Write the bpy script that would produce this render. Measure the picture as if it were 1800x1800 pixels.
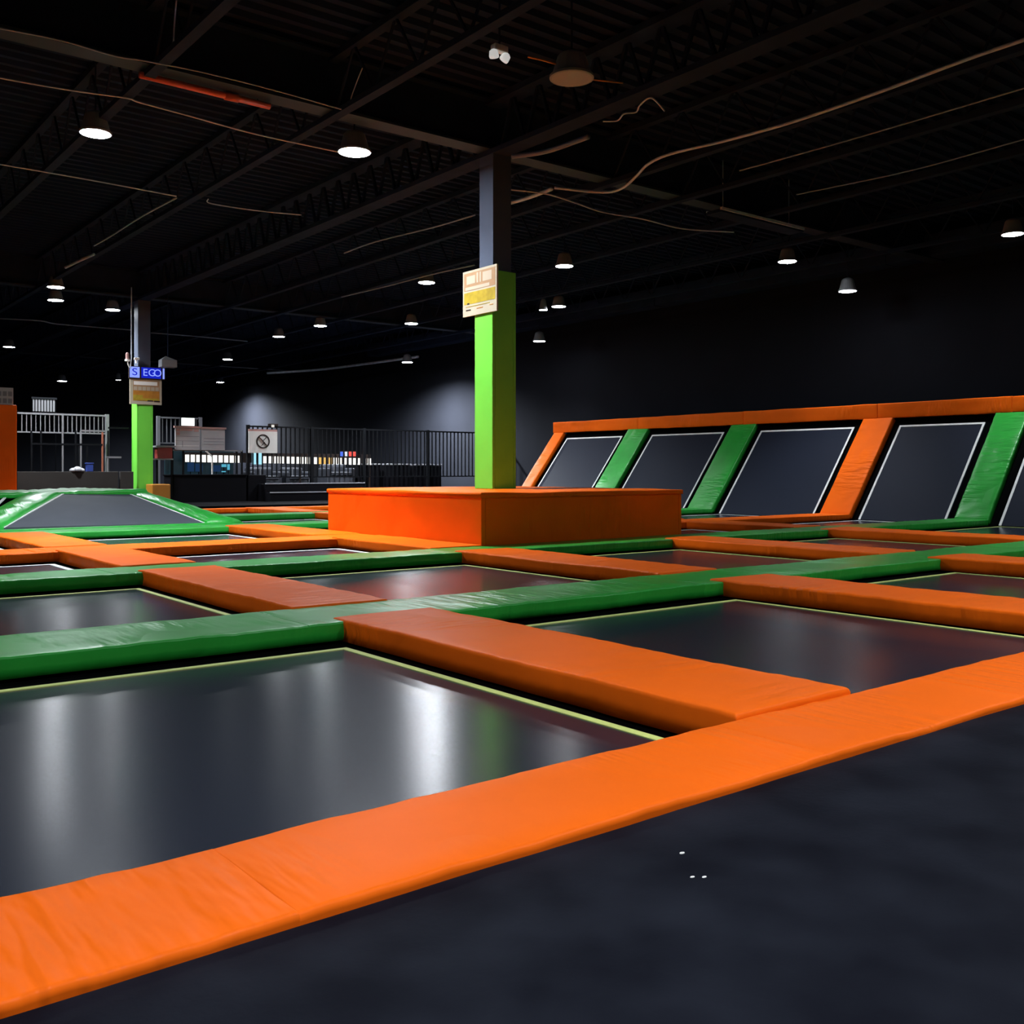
import bpy, bmesh, math, random
from mathutils import Vector, Matrix, noise

random.seed(7)
for o in list(bpy.data.objects):
    bpy.data.objects.remove(o, do_unlink=True)
scene = bpy.context.scene
C = scene.collection

# ------------------------------------------------------------------ camera
# World axes follow the trampoline grid: X runs along the green rails towards the
# sloped wall, Y runs along the orange dividers. Court level z = 0, eye 1 m above it.
F, CX, HY, A = 1757.0, 900.0, 826.5, math.radians(51.84)
CA, SA = math.cos(A), math.sin(A)
cam_d = bpy.data.cameras.new('camera')
cam = bpy.data.objects.new('camera', cam_d)
C.objects.link(cam)
cam.location = (0, 0, 1.0)
cam.rotation_euler = (math.pi / 2, 0, A - math.pi / 2)
cam_d.sensor_width = 36.0
cam_d.lens = F / 1800.0 * 36.0
cam_d.shift_y = -(900.0 - HY) / 1800.0
cam_d.clip_end = 300
cam_d.clip_start = 0.05
scene.camera = cam

# ------------------------------------------------------------------ world, exposure
w = bpy.data.worlds.new('world')
scene.world = w
w.use_nodes = True
w.node_tree.nodes['Background'].inputs[0].default_value = (0, 0, 0, 1)
w.node_tree.nodes['Background'].inputs[1].default_value = 0.0
vs = scene.view_settings
vs.view_transform = 'Standard'
vs.look = 'None'
vs.gamma = 1.0
vs.use_curve_mapping = False
vs.exposure = 0.0
scene.cycles.max_bounces = 6
scene.cycles.diffuse_bounces = 3
scene.cycles.glossy_bounces = 3
LAMP = 140.0          # radiance of a lit high bay lens
BEAM = 2900.0         # watts of the downward beam of a high bay lamp


# ------------------------------------------------------------------ pixel helpers
def at_y(x, y, Y):
    """point where the ray through photo pixel (x, y) meets the vertical plane Y = const"""
    t = (x - CX) / F
    d = Y / (SA - t * CA)
    return Vector((d * (CA + t * SA), Y, 1.0 - (y - HY) * d / F))


def at_z(x, y, z):
    t = (x - CX) / F
    d = F * (1.0 - z) / (y - HY)
    return Vector((d * (CA + t * SA), d * (SA - t * CA), z))


# ------------------------------------------------------------------ materials
MATS = {}


def mat(name, col, rough=0.5, spec=0.5, var=0.0, vscale=3.0, bump=0.0, bscale=20.0,
        stretch=(1, 1, 1), metal=0.0, emit=None, estr=0.0, col2=None, rvar=0.0, wrink=0.0, wstretch=(7, 1.3, 1)):
    if name in MATS:
        return MATS[name]
    m = bpy.data.materials.new(name)
    m.use_nodes = True
    nt = m.node_tree
    b = nt.nodes['Principled BSDF']
    b.inputs['Base Color'].default_value = (*col, 1)
    b.inputs['Roughness'].default_value = rough
    b.inputs['Specular IOR Level'].default_value = spec
    b.inputs['Metallic'].default_value = metal
    if emit:
        b.inputs['Emission Color'].default_value = (*emit, 1)
        b.inputs['Emission Strength'].default_value = estr
    if var or bump or col2 or rvar:
        tc = nt.nodes.new('ShaderNodeTexCoord')
        mp = nt.nodes.new('ShaderNodeMapping')
        mp.inputs['Scale'].default_value = stretch
        nt.links.new(tc.outputs['Object'], mp.inputs['Vector'])
        n = nt.nodes.new('ShaderNodeTexNoise')
        n.inputs['Scale'].default_value = vscale
        n.inputs['Detail'].default_value = 6
        nt.links.new(mp.outputs[0], n.inputs['Vector'])
        if var or col2:
            r = nt.nodes.new('ShaderNodeValToRGB')
            c2 = col2 or tuple(min(1, c * (1 + var)) for c in col)
            c1 = tuple(c * (1 - var) for c in col)
            r.color_ramp.elements[0].position = 0.35
            r.color_ramp.elements[0].color = (*c1, 1)
            r.color_ramp.elements[1].position = 0.72
            r.color_ramp.elements[1].color = (*c2, 1)
            nt.links.new(n.outputs['Fac'], r.inputs[0])
            nt.links.new(r.outputs[0], b.inputs['Base Color'])
        if rvar:
            mr = nt.nodes.new('ShaderNodeMapRange')
            mr.inputs['From Min'].default_value = 0.3
            mr.inputs['From Max'].default_value = 0.7
            mr.inputs['To Min'].default_value = rough - rvar
            mr.inputs['To Max'].default_value = rough + rvar
            nt.links.new(n.outputs['Fac'], mr.inputs['Value'])
            nt.links.new(mr.outputs[0], b.inputs['Roughness'])
        if bump:
            n2 = nt.nodes.new('ShaderNodeTexNoise')
            n2.inputs['Scale'].default_value = bscale
            n2.inputs['Detail'].default_value = 4
            nt.links.new(mp.outputs[0], n2.inputs['Vector'])
            bp = nt.nodes.new('ShaderNodeBump')
            bp.inputs['Strength'].default_value = bump
            bp.inputs['Distance'].default_value = 0.02
            nt.links.new(n2.outputs['Fac'], bp.inputs['Height'])
            nt.links.new(bp.outputs[0], b.inputs['Normal'])
    if wrink:
        mp2 = nt.nodes.new('ShaderNodeMapping')
        mp2.inputs['Scale'].default_value = wstretch
        mp2.inputs['Rotation'].default_value = (0, 0, 0.35)
        nt.links.new(tc.outputs['Object'], mp2.inputs['Vector'])
        n3 = nt.nodes.new('ShaderNodeTexNoise')
        n3.inputs['Scale'].default_value = 1.6
        n3.inputs['Detail'].default_value = 2
        nt.links.new(mp2.outputs[0], n3.inputs['Vector'])
        n4 = nt.nodes.new('ShaderNodeTexNoise')
        n4.inputs['Scale'].default_value = 0.9
        oi = nt.nodes.new('ShaderNodeObjectInfo')
        n4.noise_dimensions = '4D'
        ml = nt.nodes.new('ShaderNodeMath')
        ml.operation = 'MULTIPLY'
        ml.inputs[1].default_value = 40.0
        nt.links.new(oi.outputs['Random'], ml.inputs[0])
        nt.links.new(ml.outputs[0], n4.inputs['W'])
        nt.links.new(tc.outputs['Object'], n4.inputs['Vector'])
        rr = nt.nodes.new('ShaderNodeMapRange')
        rr.inputs['From Min'].default_value = 0.46
        rr.inputs['From Max'].default_value = 0.66
        nt.links.new(n4.outputs['Fac'], rr.inputs['Value'])
        mu = nt.nodes.new('ShaderNodeMath')
        mu.operation = 'MULTIPLY'
        nt.links.new(n3.outputs['Fac'], mu.inputs[0])
        nt.links.new(rr.outputs[0], mu.inputs[1])
        bp2 = nt.nodes.new('ShaderNodeBump')
        bp2.inputs['Strength'].default_value = wrink
        bp2.inputs['Distance'].default_value = 0.06
        nt.links.new(mu.outputs[0], bp2.inputs['Height'])
        if bump:
            nt.links.new(bp.outputs[0], bp2.inputs['Normal'])
        nt.links.new(bp2.outputs[0], b.inputs['Normal'])
    MATS[name] = m
    return m


def glow(name, col, s):
    if name in MATS:
        return MATS[name]
    m = bpy.data.materials.new(name)
    m.use_nodes = True
    nt = m.node_tree
    nt.nodes.clear()
    e = nt.nodes.new('ShaderNodeEmission')
    e.inputs[0].default_value = (*col, 1)
    e.inputs[1].default_value = s
    o = nt.nodes.new('ShaderNodeOutputMaterial')
    nt.links.new(e.outputs[0], o.inputs[0])
    MATS[name] = m
    return m


ORANGE = mat('orange_vinyl', (0.90, 0.140, 0.006), 0.45, 0.06, var=0.08, vscale=0.9, bump=0.10, bscale=4, wrink=0.8)
GREEN = mat('green_vinyl', (0.020, 0.34, 0.038), 0.33, 0.42, var=0.15, vscale=1.2, bump=0.10, bscale=4, wrink=0.75)
LIME = mat('lime_pillar_vinyl', (0.15, 0.60, 0.06), 0.5, 0.2, var=0.05, vscale=2)
BLOCK = ORANGE
DUN = mat('tan_vinyl', (0.42, 0.17, 0.02), 0.5, 0.4, var=0.1)
MAT = mat('trampoline_mat', (0.0140, 0.0180, 0.031), 0.21, 0.26, var=0.06, vscale=60)
# sloped beds: same colour, rougher unpolished weave
SLOPEMAT = mat('sloped_trampoline_mat', (0.0140, 0.0180, 0.031), 0.6, 0.08, var=0.06, vscale=60)
FRAME = mat('black_skirt', (0.0015, 0.0016, 0.002), 0.9, 0.02)
WEB_Y = mat('yellow_webbing', (0.62, 0.72, 0.22), 0.6, 0.3, var=0.1, vscale=4)
WEB_W = mat('white_webbing', (0.78, 0.80, 0.80), 0.6, 0.3, var=0.1, vscale=4)
HILLMAT = mat('grey_hill_mat', (0.060, 0.069, 0.088), 0.65, 0.1, var=0.06, vscale=2)
FLOOR = mat('black_rubber_floor', (0.0032, 0.0040, 0.0080), 0.65, 0.05, vscale=3.2, col2=(0.0105, 0.0125, 0.0195), bump=0.05, bscale=45)
COURT = mat('court_pit_floor', (0.003, 0.003, 0.004), 0.9, 0.03)
WALL = mat('black_painted_wall', (0.0118, 0.0130, 0.0175), 0.85, 0.04, var=0.08, vscale=0.8)
CEIL = mat('black_painted_deck', (0.014, 0.024, 0.055), 0.7, 0.03, var=0.2, vscale=1.0)
GIRD = mat('charcoal_flange', (0.018, 0.028, 0.048), 0.5, 0.3, var=0.1)
STEEL = mat('black_painted_steel', (0.019, 0.030, 0.062), 0.7, 0.04, var=0.2, vscale=2)
COLM = mat('charcoal_column_paint', (0.075, 0.090, 0.130), 0.6, 0.1, var=0.06)
COND = mat('galvanised_conduit', (0.62, 0.68, 0.80), 0.4, 0.5, metal=0.0, var=0.2, vscale=5)
RED = mat('copper_red_pipe', (0.75, 0.13, 0.06), 0.4, 0.5, var=0.15, vscale=4)
RAILW = mat('pale_grey_steel', (0.22, 0.225, 0.24), 0.45, 0.4, var=0.1)
DARKRAIL = mat('dark_fence_steel', (0.006, 0.007, 0.009), 0.6, 0.1, var=0.1)
HOUSING = mat('lamp_housing_grey', (0.22, 0.23, 0.25), 0.45, 0.5, var=0.08)
LENS = glow('lit_lens', (0.88, 0.94, 1.0), LAMP)
LENSOFF = mat('unlit_lens', (0.35, 0.31, 0.29), 0.4, 0.5, var=0.05)
PAPER = mat('sign_paper', (0.40, 0.36, 0.27), 0.6, 0.3, var=0.06, vscale=2)
PEACH = mat('print_peach', (0.33, 0.20, 0.105), 0.6, 0.3, var=0.08, vscale=6)
CREAM = mat('print_cream', (0.42, 0.35, 0.26), 0.6, 0.3)
AMBER = mat('print_amber', (0.34, 0.25, 0.02), 0.6, 0.3, var=0.2, vscale=8)
BROWN = mat('print_brown', (0.42, 0.17, 0.02), 0.6, 0.3, var=0.15, vscale=8)
INK = mat('print_ink', (0.02, 0.012, 0.01), 0.6, 0.3)
WHITEP = mat('print_white', (0.80, 0.79, 0.76), 0.6, 0.3, var=0.04)
GREYP = mat('notice_grey', (0.42, 0.41, 0.43), 0.6, 0.3, var=0.05)
PINKP = mat('notice_pink', (0.45, 0.26, 0.24), 0.6, 0.3)
LINEP = mat('notice_line', (0.20, 0.20, 0.22), 0.6, 0.3)
REDP = mat('red_panel', (0.22, 0.03, 0.025), 0.5, 0.4, var=0.1)
DUSK = mat('grey_brown_panel', (0.045, 0.042, 0.039), 0.7, 0.1, var=0.12, vscale=1)
COUNTER = mat('black_counter', (0.004, 0.004, 0.006), 0.7, 0.08, var=0.1)
SOFA = mat('charcoal_seat', (0.05, 0.055, 0.07), 0.5, 0.4, var=0.2, vscale=3)


# ------------------------------------------------------------------ mesh helpers
def link(name, bm, m, parent=None, smooth=False):
    me = bpy.data.meshes.new(name)
    bmesh.ops.recalc_face_normals(bm, faces=bm.faces)
    if smooth:
        for f in bm.faces:
            f.smooth = True
    bm.to_mesh(me)
    bm.free()
    if m:
        me.materials.append(m)
    o = bpy.data.objects.new(name, me)
    C.objects.link(o)
    if parent:
        o.parent = parent
    return o


def box_bm(x0, x1, y0, y1, z0, z1, bevel=0.0, bm=None, seg=2):
    b = bm or bmesh.new()
    v = [b.verts.new(p) for p in ((x0, y0, z0), (x1, y0, z0), (x1, y1, z0), (x0, y1, z0),
                                  (x0, y0, z1), (x1, y0, z1), (x1, y1, z1), (x0, y1, z1))]
    fs = [b.faces.new([v[i] for i in q]) for q in ((0, 3, 2, 1), (4, 5, 6, 7), (0, 1, 5, 4), (1, 2, 6, 5), (2, 3, 7, 6), (3, 0, 4, 7))]
    if bevel:
        es = {e for f in fs for e in f.edges}
        bmesh.ops.bevel(b, geom=list(es), offset=bevel, segments=seg, affect='EDGES', profile=0.6)
    return b


def box(name, x0, x1, y0, y1, z0, z1, m, parent=None, bevel=0.0):
    return link(name, box_bm(min(x0, x1), max(x0, x1), min(y0, y1), max(y0, y1), min(z0, z1), max(z0, z1), bevel), m, parent)


def prism(name, poly, thick, m, parent=None, bevel=0.0):
    """solid whose top is the given 3D polygon, extruded straight down"""
    b = bmesh.new()
    top = [b.verts.new(p) for p in poly]
    bot = [b.verts.new((p[0], p[1], p[2] - thick)) for p in poly]
    n = len(poly)
    fs = [b.faces.new(top), b.faces.new(bot[::-1])]
    for i in range(n):
        fs.append(b.faces.new((top[i], bot[i], bot[(i + 1) % n], top[(i + 1) % n])))
    if bevel:
        bmesh.ops.bevel(b, geom=list({e for f in fs for e in f.edges}), offset=bevel, segments=2, affect='EDGES', profile=0.6)
    return link(name, b, m, parent)


def bar_bm(b, p, q, wdt, hgt=None):
    """rectangular bar from p to q"""
    p, q = Vector(p), Vector(q)
    hgt = hgt or wdt
    d = (q - p).normalized()
    up = Vector((0, 0, 1)) if abs(d.z) < 0.95 else Vector((1, 0, 0))
    s = d.cross(up).normalized()
    u = s.cross(d)
    vs_ = []
    for c in (p, q):
        for a_, b_ in ((-1, -1), (1, -1), (1, 1), (-1, 1)):
            vs_.append(b.verts.new(c + s * a_ * wdt / 2 + u * b_ * hgt / 2))
    for q4 in ((0, 1, 2, 3), (7, 6, 5, 4), (0, 4, 5, 1), (1, 5, 6, 2), (2, 6, 7, 3), (3, 7, 4, 0)):
        b.faces.new([vs_[i] for i in q4])


def bar(name, p, q, wdt, m, parent=None, hgt=None):
    b = bmesh.new()
    bar_bm(b, p, q, wdt, hgt)
    return link(name, b, m, parent)


def tube_bm(pts, r, n=6, b=None):
    b = b or bmesh.new()
    pts = [Vector(p) for p in pts]
    rings = []
    for i, p in enumerate(pts):
        d = (pts[min(i + 1, len(pts) - 1)] - pts[max(i - 1, 0)]).normalized()
        up = Vector((0, 0, 1)) if abs(d.z) < 0.9 else Vector((1, 0, 0))
        s = d.cross(up).normalized()
        u = s.cross(d)
        rings.append([b.verts.new(p + (s * math.cos(k * 2 * math.pi / n) + u * math.sin(k * 2 * math.pi / n)) * r) for k in range(n)])
    for r0, r1 in zip(rings, rings[1:]):
        for k in range(n):
            b.faces.new((r0[k], r0[(k + 1) % n], r1[(k + 1) % n], r1[k]))
    b.faces.new(rings[0][::-1])
    b.faces.new(rings[-1])
    return b


def smooth_path(pts, sub=6):
    pts = [Vector(p) for p in pts]
    out = []
    for i in range(len(pts) - 1):
        p0, p1, p2, p3 = pts[max(i - 1, 0)], pts[i], pts[i + 1], pts[min(i + 2, len(pts) - 1)]
        for k in range(sub):
            t = k / sub
            out.append(0.5 * ((2 * p1) + (p2 - p0) * t + (2 * p0 - 5 * p1 + 4 * p2 - p3) * t * t + (3 * p1 - p0 - 3 * p2 + p3) * t ** 3))
    out.append(pts[-1])
    return out


def lathe_bm(prof, n=24, b=None):
    b = b or bmesh.new()
    rings = [[b.verts.new((r * math.cos(k * 2 * math.pi / n), r * math.sin(k * 2 * math.pi / n), z)) for k in range(n)] for r, z in prof]
    for r0, r1 in zip(rings, rings[1:]):
        for k in range(n):
            b.faces.new((r0[k], r0[(k + 1) % n], r1[(k + 1) % n], r1[k]))
    b.faces.new(rings[0][::-1])
    b.faces.new(rings[-1])
    return b


def thing(name, label, cat, loc=(0, 0, 0), group=None):
    o = bpy.data.objects.new(name, None)
    o.empty_display_size = 0.2
    C.objects.link(o)
    o.location = loc
    o['label'] = label
    o['category'] = cat
    if group:
        o['group'] = group
    return o


def tag(o, label, cat, group=None):
    o['label'] = label
    o['category'] = cat
    if group:
        o['group'] = group
    return o


def struct(o):
    o['kind'] = 'structure'
    return o


def keep(o, parent):
    """parent a part whose mesh is written in world coordinates"""
    o.parent = parent
    o.matrix_parent_inverse = Matrix.Translation(parent.location).inverted()
    return o


def text_mesh(name, s, size, m, parent, M, depth=0.004):
    cu = bpy.data.curves.new(name, 'FONT')
    cu.body = s
    cu.size = size
    cu.extrude = depth
    cu.align_x = 'CENTER'
    cu.align_y = 'CENTER'
    t = bpy.data.objects.new(name, cu)
    C.objects.link(t)
    bpy.context.view_layer.update()
    me = bpy.data.meshes.new_from_object(t.evaluated_get(bpy.context.evaluated_depsgraph_get()))
    bpy.data.objects.remove(t, do_unlink=True)
    bpy.data.curves.remove(cu)
    me.transform(M)
    me.name = name
    me.materials.clear()
    me.materials.append(m)
    o = bpy.data.objects.new(name, me)
    C.objects.link(o)
    return keep(o, parent)


def pad(name, L, W, T, m, M, r=0.035, wave=0.006, wrinkle=0.0, seed=0, parent=None, sag=0.0, re=None):
    """upholstered foam pad: local x = length 0..L, y = width 0..W, top at z 0, bottom at -T"""
    b = bmesh.new()
    re = re or r
    nx = max(8, int(L / 0.07))
    us = [0, 0.25 * re, 0.6 * re, re] + [re + (L - 2 * re) * i / nx for i in range(1, nx)] + [L - re, L - 0.6 * re, L - 0.25 * re, L]

    def drop(t, r=r):
        t = max(0.0, min(1.0, t / r))
        return r * (1 - math.sqrt(max(0, 1 - (1 - t) ** 2)))
    vs_ = [(0, -T), (0.012, -T * 0.55), (0.0, -r), (0.25 * r, 0), (0.6 * r, 0), (r, 0)]
    nw = max(3, int(W / 0.09))
    prof = vs_ + [(r + (W - 2 * r) * i / nw, 0) for i in range(1, nw)] + [(W - p, q) for p, q in vs_[::-1]]
    rows = []
    for u in us:
        row = []
        for k, (v, z) in enumerate(prof):
            p = Vector((u, v, 0))
            wp = M @ p
            zz = z
            if z > -r * 0.99:
                zz = -max(drop(v), drop(W - v), drop(u, re), drop(L - u, re))
            nz = noise.noise(Vector((wp.x * 1.3 + seed, wp.y * 1.3, wp.z * 1.3))) * wave
            if wrinkle:
                edge = math.exp(-min(v, W - v) / (0.30 * W))
                nz += wrinkle * edge * noise.noise(Vector((u * 9 + v * 3.0 + seed * 3, v * 1.5, seed)))
            side = noise.noise(Vector((wp.x * 2 + seed, wp.y * 2, 5))) * 0.010
            sl = (1 - min(1, min(v, W - v) / (0.2 * W))) * (1 if v < W / 2 else -1)
            fr = 0.9 if z <= -r * 0.99 else 0.25
            yy = v + side * sl + (wrinkle * 0.7 * noise.noise(Vector((u * 16 + seed, 3, v * 0.1))) * abs(sl) * fr if wrinkle else 0)
            row.append(b.verts.new((u, yy, zz + (nz if z > -T * 0.9 else 0) - sag * math.sin(math.pi * u / L))))
        rows.append(row)
    for r0, r1 in zip(rows, rows[1:]):
        for k in range(len(prof) - 1):
            b.faces.new((r0[k], r1[k], r1[k + 1], r0[k + 1]))
        b.faces.new((r0[-1], r1[-1], r1[0], r0[0]))
    b.faces.new(rows[0])
    b.faces.new(rows[-1][::-1])
    o = link(name, b, m, None, smooth=True)
    o.matrix_world = M
    if parent:
        keep(o, parent)
    return o


def MX(x, y, z):
    return Matrix.Translation((x, y, z))


def MY(x, y, z):
    """pad whose length runs along +Y; width runs towards -X"""
    return Matrix.Translation((x, y, z)) @ Matrix.Rotation(math.pi / 2, 4, 'Z')


# ------------------------------------------------------------------ grid
RAILS = [(5.87, 6.66), (9.92, 10.64), (13.08, 13.88), (17.1, 17.95), (21.1, 21.95), (24.95, 25.45)]
DIVS = [(-1.35, -0.55), (3.20, 4.00), (7.02, 7.84), (10.75, 11.55), (14.55, 15.35)]
BAYS = [(-0.55, 3.20), (4.00, 7.02), (7.84, 10.75), (11.55, 14.55), (15.35, 20.0)]
NEAR = (2.08, 2.61)
ROWS = [(2.61, 5.87), (6.66, 9.92), (10.64, 13.08), (13.88, 17.1), (17.95, 21.1), (21.95, 24.95)]
FOOT, TOPX, TOPZ = 20.0, 21.8, 2.27
SL = math.hypot(TOPX - FOOT, TOPZ)
SDX, SDZ = (TOPX - FOOT) / SL, TOPZ / SL
BEDZ = -0.13
CEILZ = 7.0
WX, WY = 23.7, 62.0
ORD = ['first', 'second', 'third', 'fourth', 'fifth', 'sixth']


def bayname(i):
    return ORD[4 - i] + ' bay from the sloped wall'


# ------------------------------------------------------------------ structure
struct(box('floor', -8, WX, 2.09, 27.0, -0.30, -0.175, COURT))
struct(box('floor_foreground', -8, WX, -6, 2.09, -0.30, -0.035, FLOOR))
struct(box('floor_back', -8, WX, 27.0, WY, -0.30, 0.0, COURT))
struct(box('wall_right', WX, WX + 0.2, -6, WY, -0.3, CEILZ + 0.2, WALL))
struct(box('wall_back', -8, WX, WY, WY + 0.2, -0.3, CEILZ + 0.2, WALL))
struct(box('wall_left', -8.2, -8, -6, WY, -0.3, CEILZ + 0.2, WALL))
struct(box('wall_front', -8, WX, -6.2, -6, -0.3, CEILZ + 0.2, WALL))
# fluted steel roof deck
b = bmesh.new()
pitch, y = 0.30, -6.0
prev = None
while y < WY:
    for dy, dz in ((0, 0), (0.09, 0), (0.12, 0.075), (0.27, 0.075)):
        pa = (b.verts.new((-8, y + dy, CEILZ + dz)), b.verts.new((WX, y + dy, CEILZ + dz)))
        if prev:
            b.faces.new((prev[0], prev[1], pa[1], pa[0]))
        prev = pa
    y += pitch
struct(link('ceiling', b, CEIL))
box_c = struct(box('ceiling_slab', -8, WX, -6, WY, CEILZ + 0.09, CEILZ + 0.2, CEIL))

# open web roof trusses along Y, deep girders along X
TR = [1.8, 4.3, 6.9, 9.80, 12.4, 14.2, 16.4, 18.9, 21.4]
for i, x in enumerate(TR):
    main = abs(x - 9.8) < 0.1
    t = thing('roof_truss', ['black open-web roof truss, %s from the sloped wall side' % o for o in
                             ['ninth', 'eighth', 'seventh', 'sixth', 'fifth', 'fourth', 'third', 'second', 'first']][i]
              if not main else 'heavy black roof truss resting on top of the padded columns', 'roof truss', (x, -5.9, 6.1))
    wd = 0.16 if main else 0.07
    keep(box('bottom_chord', x - wd, x + wd, -5.9, WY - 0.1, 6.08, 6.16, STEEL), t)
    keep(box('top_chord', x - wd, x + wd, -5.9, WY - 0.1, CEILZ - 0.10, CEILZ, STEEL), t)
    bw = bmesh.new()
    yy, up = -5.8, True
    st = 0.32 if main else 0.55
    while yy < WY - 0.8:
        bar_bm(bw, (x, yy, 6.12 if up else CEILZ - 0.05), (x, yy + st, CEILZ - 0.05 if up else 6.12), 0.05 if main else 0.03)
        yy += st
        up = not up
    keep(link('web', bw, STEEL), t)
for y, lab in ((-4.5, 'behind the viewer'), (13.0, 'over the near padded column'), (30.5, 'over the far padded column'), (48.0, 'near the far wall')):
    t = thing('roof_girder', 'deep black steel roof girder running crosswise ' + lab, 'girder', (0, y, 6.16))
    keep(box('bottom_flange', -7.9, WX, y - 0.17, y + 0.17, 6.16, 6.20, GIRD), t)
    keep(box('web', -7.9, WX, y - 0.02, y + 0.02, 6.20, CEILZ - 0.05, STEEL), t)
    keep(box('top_flange', -7.9, WX, y - 0.17, y + 0.17, CEILZ - 0.05, CEILZ - 0.01, STEEL), t)

# ------------------------------------------------------------------ front orange strip
xs = [-1.4, 0.10, 1.02, 3.05, 4.55, 7.3, 10.9, 14.9, 20.2]
labs = ['outermost orange front strip pad, farthest from the sloped wall', 'short creased orange front strip pad beside the black floor, near the outermost one',
        'orange front strip pad between two slit edges, before the first large bed', 'orange front strip pad reaching the end of the first divider',
        'orange front strip pad just past the first orange divider', 'orange front strip pad before the second trampoline row bay',
        'orange front strip pad, third from the sloped wall', 'orange front strip pad, second from the sloped wall', 'orange front strip pad ending at the sloped wall']
for i in range(len(xs) - 1):
    o = pad('front_pad', xs[i + 1] - xs[i] + 0.004, NEAR[1] - NEAR[0], 0.15, ORANGE, MX(xs[i], NEAR[0], -0.005), r=0.02, wave=0.012, wrinkle=0.005, seed=0.5, re=0.006)
    tag(o, labs[i], 'pad', 'orange pads of the front strip')

# ------------------------------------------------------------------ rails
rail_mat = {0: [GREEN] * 5, 1: [GREEN] * 5, 2: [ORANGE] * 5, 3: [GREEN] * 5, 4: [GREEN] * 5, 5: [ORANGE] * 5}
for k, (y0, y1) in enumerate(RAILS):
    for i in range(5):
        x0 = DIVS[i][0] - 0.25
        x1 = (DIVS[i + 1][0] - 0.25) if i < 4 else FOOT + 0.03
        if k == 2 and i == 2:
            x1 = 7.86
        if k == 2 and i == 3:
            x0 = 11.77
        if k == 4 and i in (0, 1):
            continue
        if k == 4 and i == 2:
            x0 = 7.2
        mm = rail_mat[k][i]
        col = 'orange' if mm is ORANGE else 'green'
        o = pad('rail_pad', x1 - x0, y1 - y0, 0.12, mm, MX(x0, y0, 0.0), r=0.016, wave=0.006, wrinkle=0.006 if k < 2 else 0.003, seed=k * 7, re=0.008)
        tag(o, '%s rail pad, %s rail behind the front strip, %s' % (col, ORD[k], bayname(i)), 'pad', '%s pads of the %s rail' % (col, ORD[k]))
# rail pad right of the block island on the third rail
# ------------------------------------------------------------------ dividers
rows_for_div = ROWS
for k, (y0, y1) in enumerate(rows_for_div):
    for i, (x0, x1) in enumerate(DIVS):
        if (k, i) in ((4, 1), (4, 2), (2, 3)):
            continue
        ya, yb = y0 - (0.03 if k else 0.0), y1 + 0.16
        if k == 3 and i == 3:
            ya = 14.98
        o = pad('divider_pad', yb - ya, x1 - x0, 0.145, ORANGE, MY(x1, ya, 0.016), r=0.022, wave=0.007, wrinkle=0.006 if k < 2 else 0.003, seed=k * 5 + i * 1.7)
        tag(o, 'orange divider pad, %s bed row from the black floor, %s divider from sloped wall' % (ORD[k], ORD[4 - i]), 'pad', 'orange divider pads of the %s row' % ORD[k])


# ------------------------------------------------------------------ trampolines
def trampoline(x0, x1, y0, y1, label, web, group, inset=(0.12, 0.12, 0.10, 0.22), ww=0.035, foot=False):
    a0, a1, b0, b1 = x0 + inset[0], x1 - inset[1], y0 + inset[2], y1 - inset[3]
    t = thing('trampoline', label, 'trampoline', ((x0 + x1) / 2, (y0 + y1) / 2, BEDZ), group)
    # black skirt round the bed
    b_ = bmesh.new()
    e0, e1, f0, f1 = x0 - 0.1, x1 + 0.1, y0 - 0.1, y1 + 0.1
    for q in ((e0, a0, f0, f1), (a1, e1, f0, f1), (a0, a1, f0, b0), (a0, a1, b1, f1)):
        box_bm(q[0], q[1], q[2], q[3], -0.176, BEDZ - 0.012, bm=b_)
    keep(link('skirt', b_, FRAME), t)
    # mat, slightly sagging
    b_ = bmesh.new()
    n = 14
    g = [[b_.verts.new((a0 + (a1 - a0) * u / n, b0 + (b1 - b0) * v / n,
                        BEDZ - 0.025 * math.sin(math.pi * u / n) * math.sin(math.pi * v / n))) for v in range(n + 1)] for u in range(n + 1)]
    for u in range(n):
        for v in range(n):
            b_.faces.new((g[u][v], g[u + 1][v], g[u + 1][v + 1], g[u][v + 1]))
    mo = keep(link('mat', b_, MAT, smooth=True), t)
    z0, z1 = BEDZ - 0.012, BEDZ + 0.004
    keep(box('webbing', a0, a0 + ww, b0, b1, z0, z1, web), t)
    keep(box('webbing', a1 - ww, a1, b0, b1, z0, z1, web), t)
    keep(box('webbing', a0 + ww, a1 - ww, b0, b0 + ww, z0, z1, web), t)
    keep(box('webbing', a0 + ww, a1 - ww, b1 - ww, b1, z0, z1, web), t)
    return t


for k, (y0, y1) in enumerate(ROWS):
    for i, (x0, x1) in enumerate(BAYS):
        if k == 2 and i == 2:
            continue                      # padded block island stands here
        if k == 4 and i in (0, 1):
            continue                      # raised hill beds
        web = WEB_Y if k < 2 else WEB_W
        if k == 3 and i == 2:
            y0 = 15.08
        if k == 2 and i == 3:
            x0 = 11.87
        trampoline(x0, x1, y0, y1, 'flat black trampoline bed, %s row from the black floor, %s' % (ORD[k], bayname(i)), web,
                   'flat trampolines of the %s row' % ORD[k], ww=0.05 if k < 2 else 0.07,
                   inset=(0.12, 0.10 if i < 4 else -0.02, 0.10, 0.22))

# ------------------------------------------------------------------ sloped trampoline wall
SR = Matrix(((SDX, 0, -SDZ, FOOT), (0, 1, 0, 0), (SDZ, 0, SDX, 0), (0, 0, 0, 1)))


def smat(s, yv, n):
    return SR @ Matrix.Translation((s, yv, n))


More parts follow.
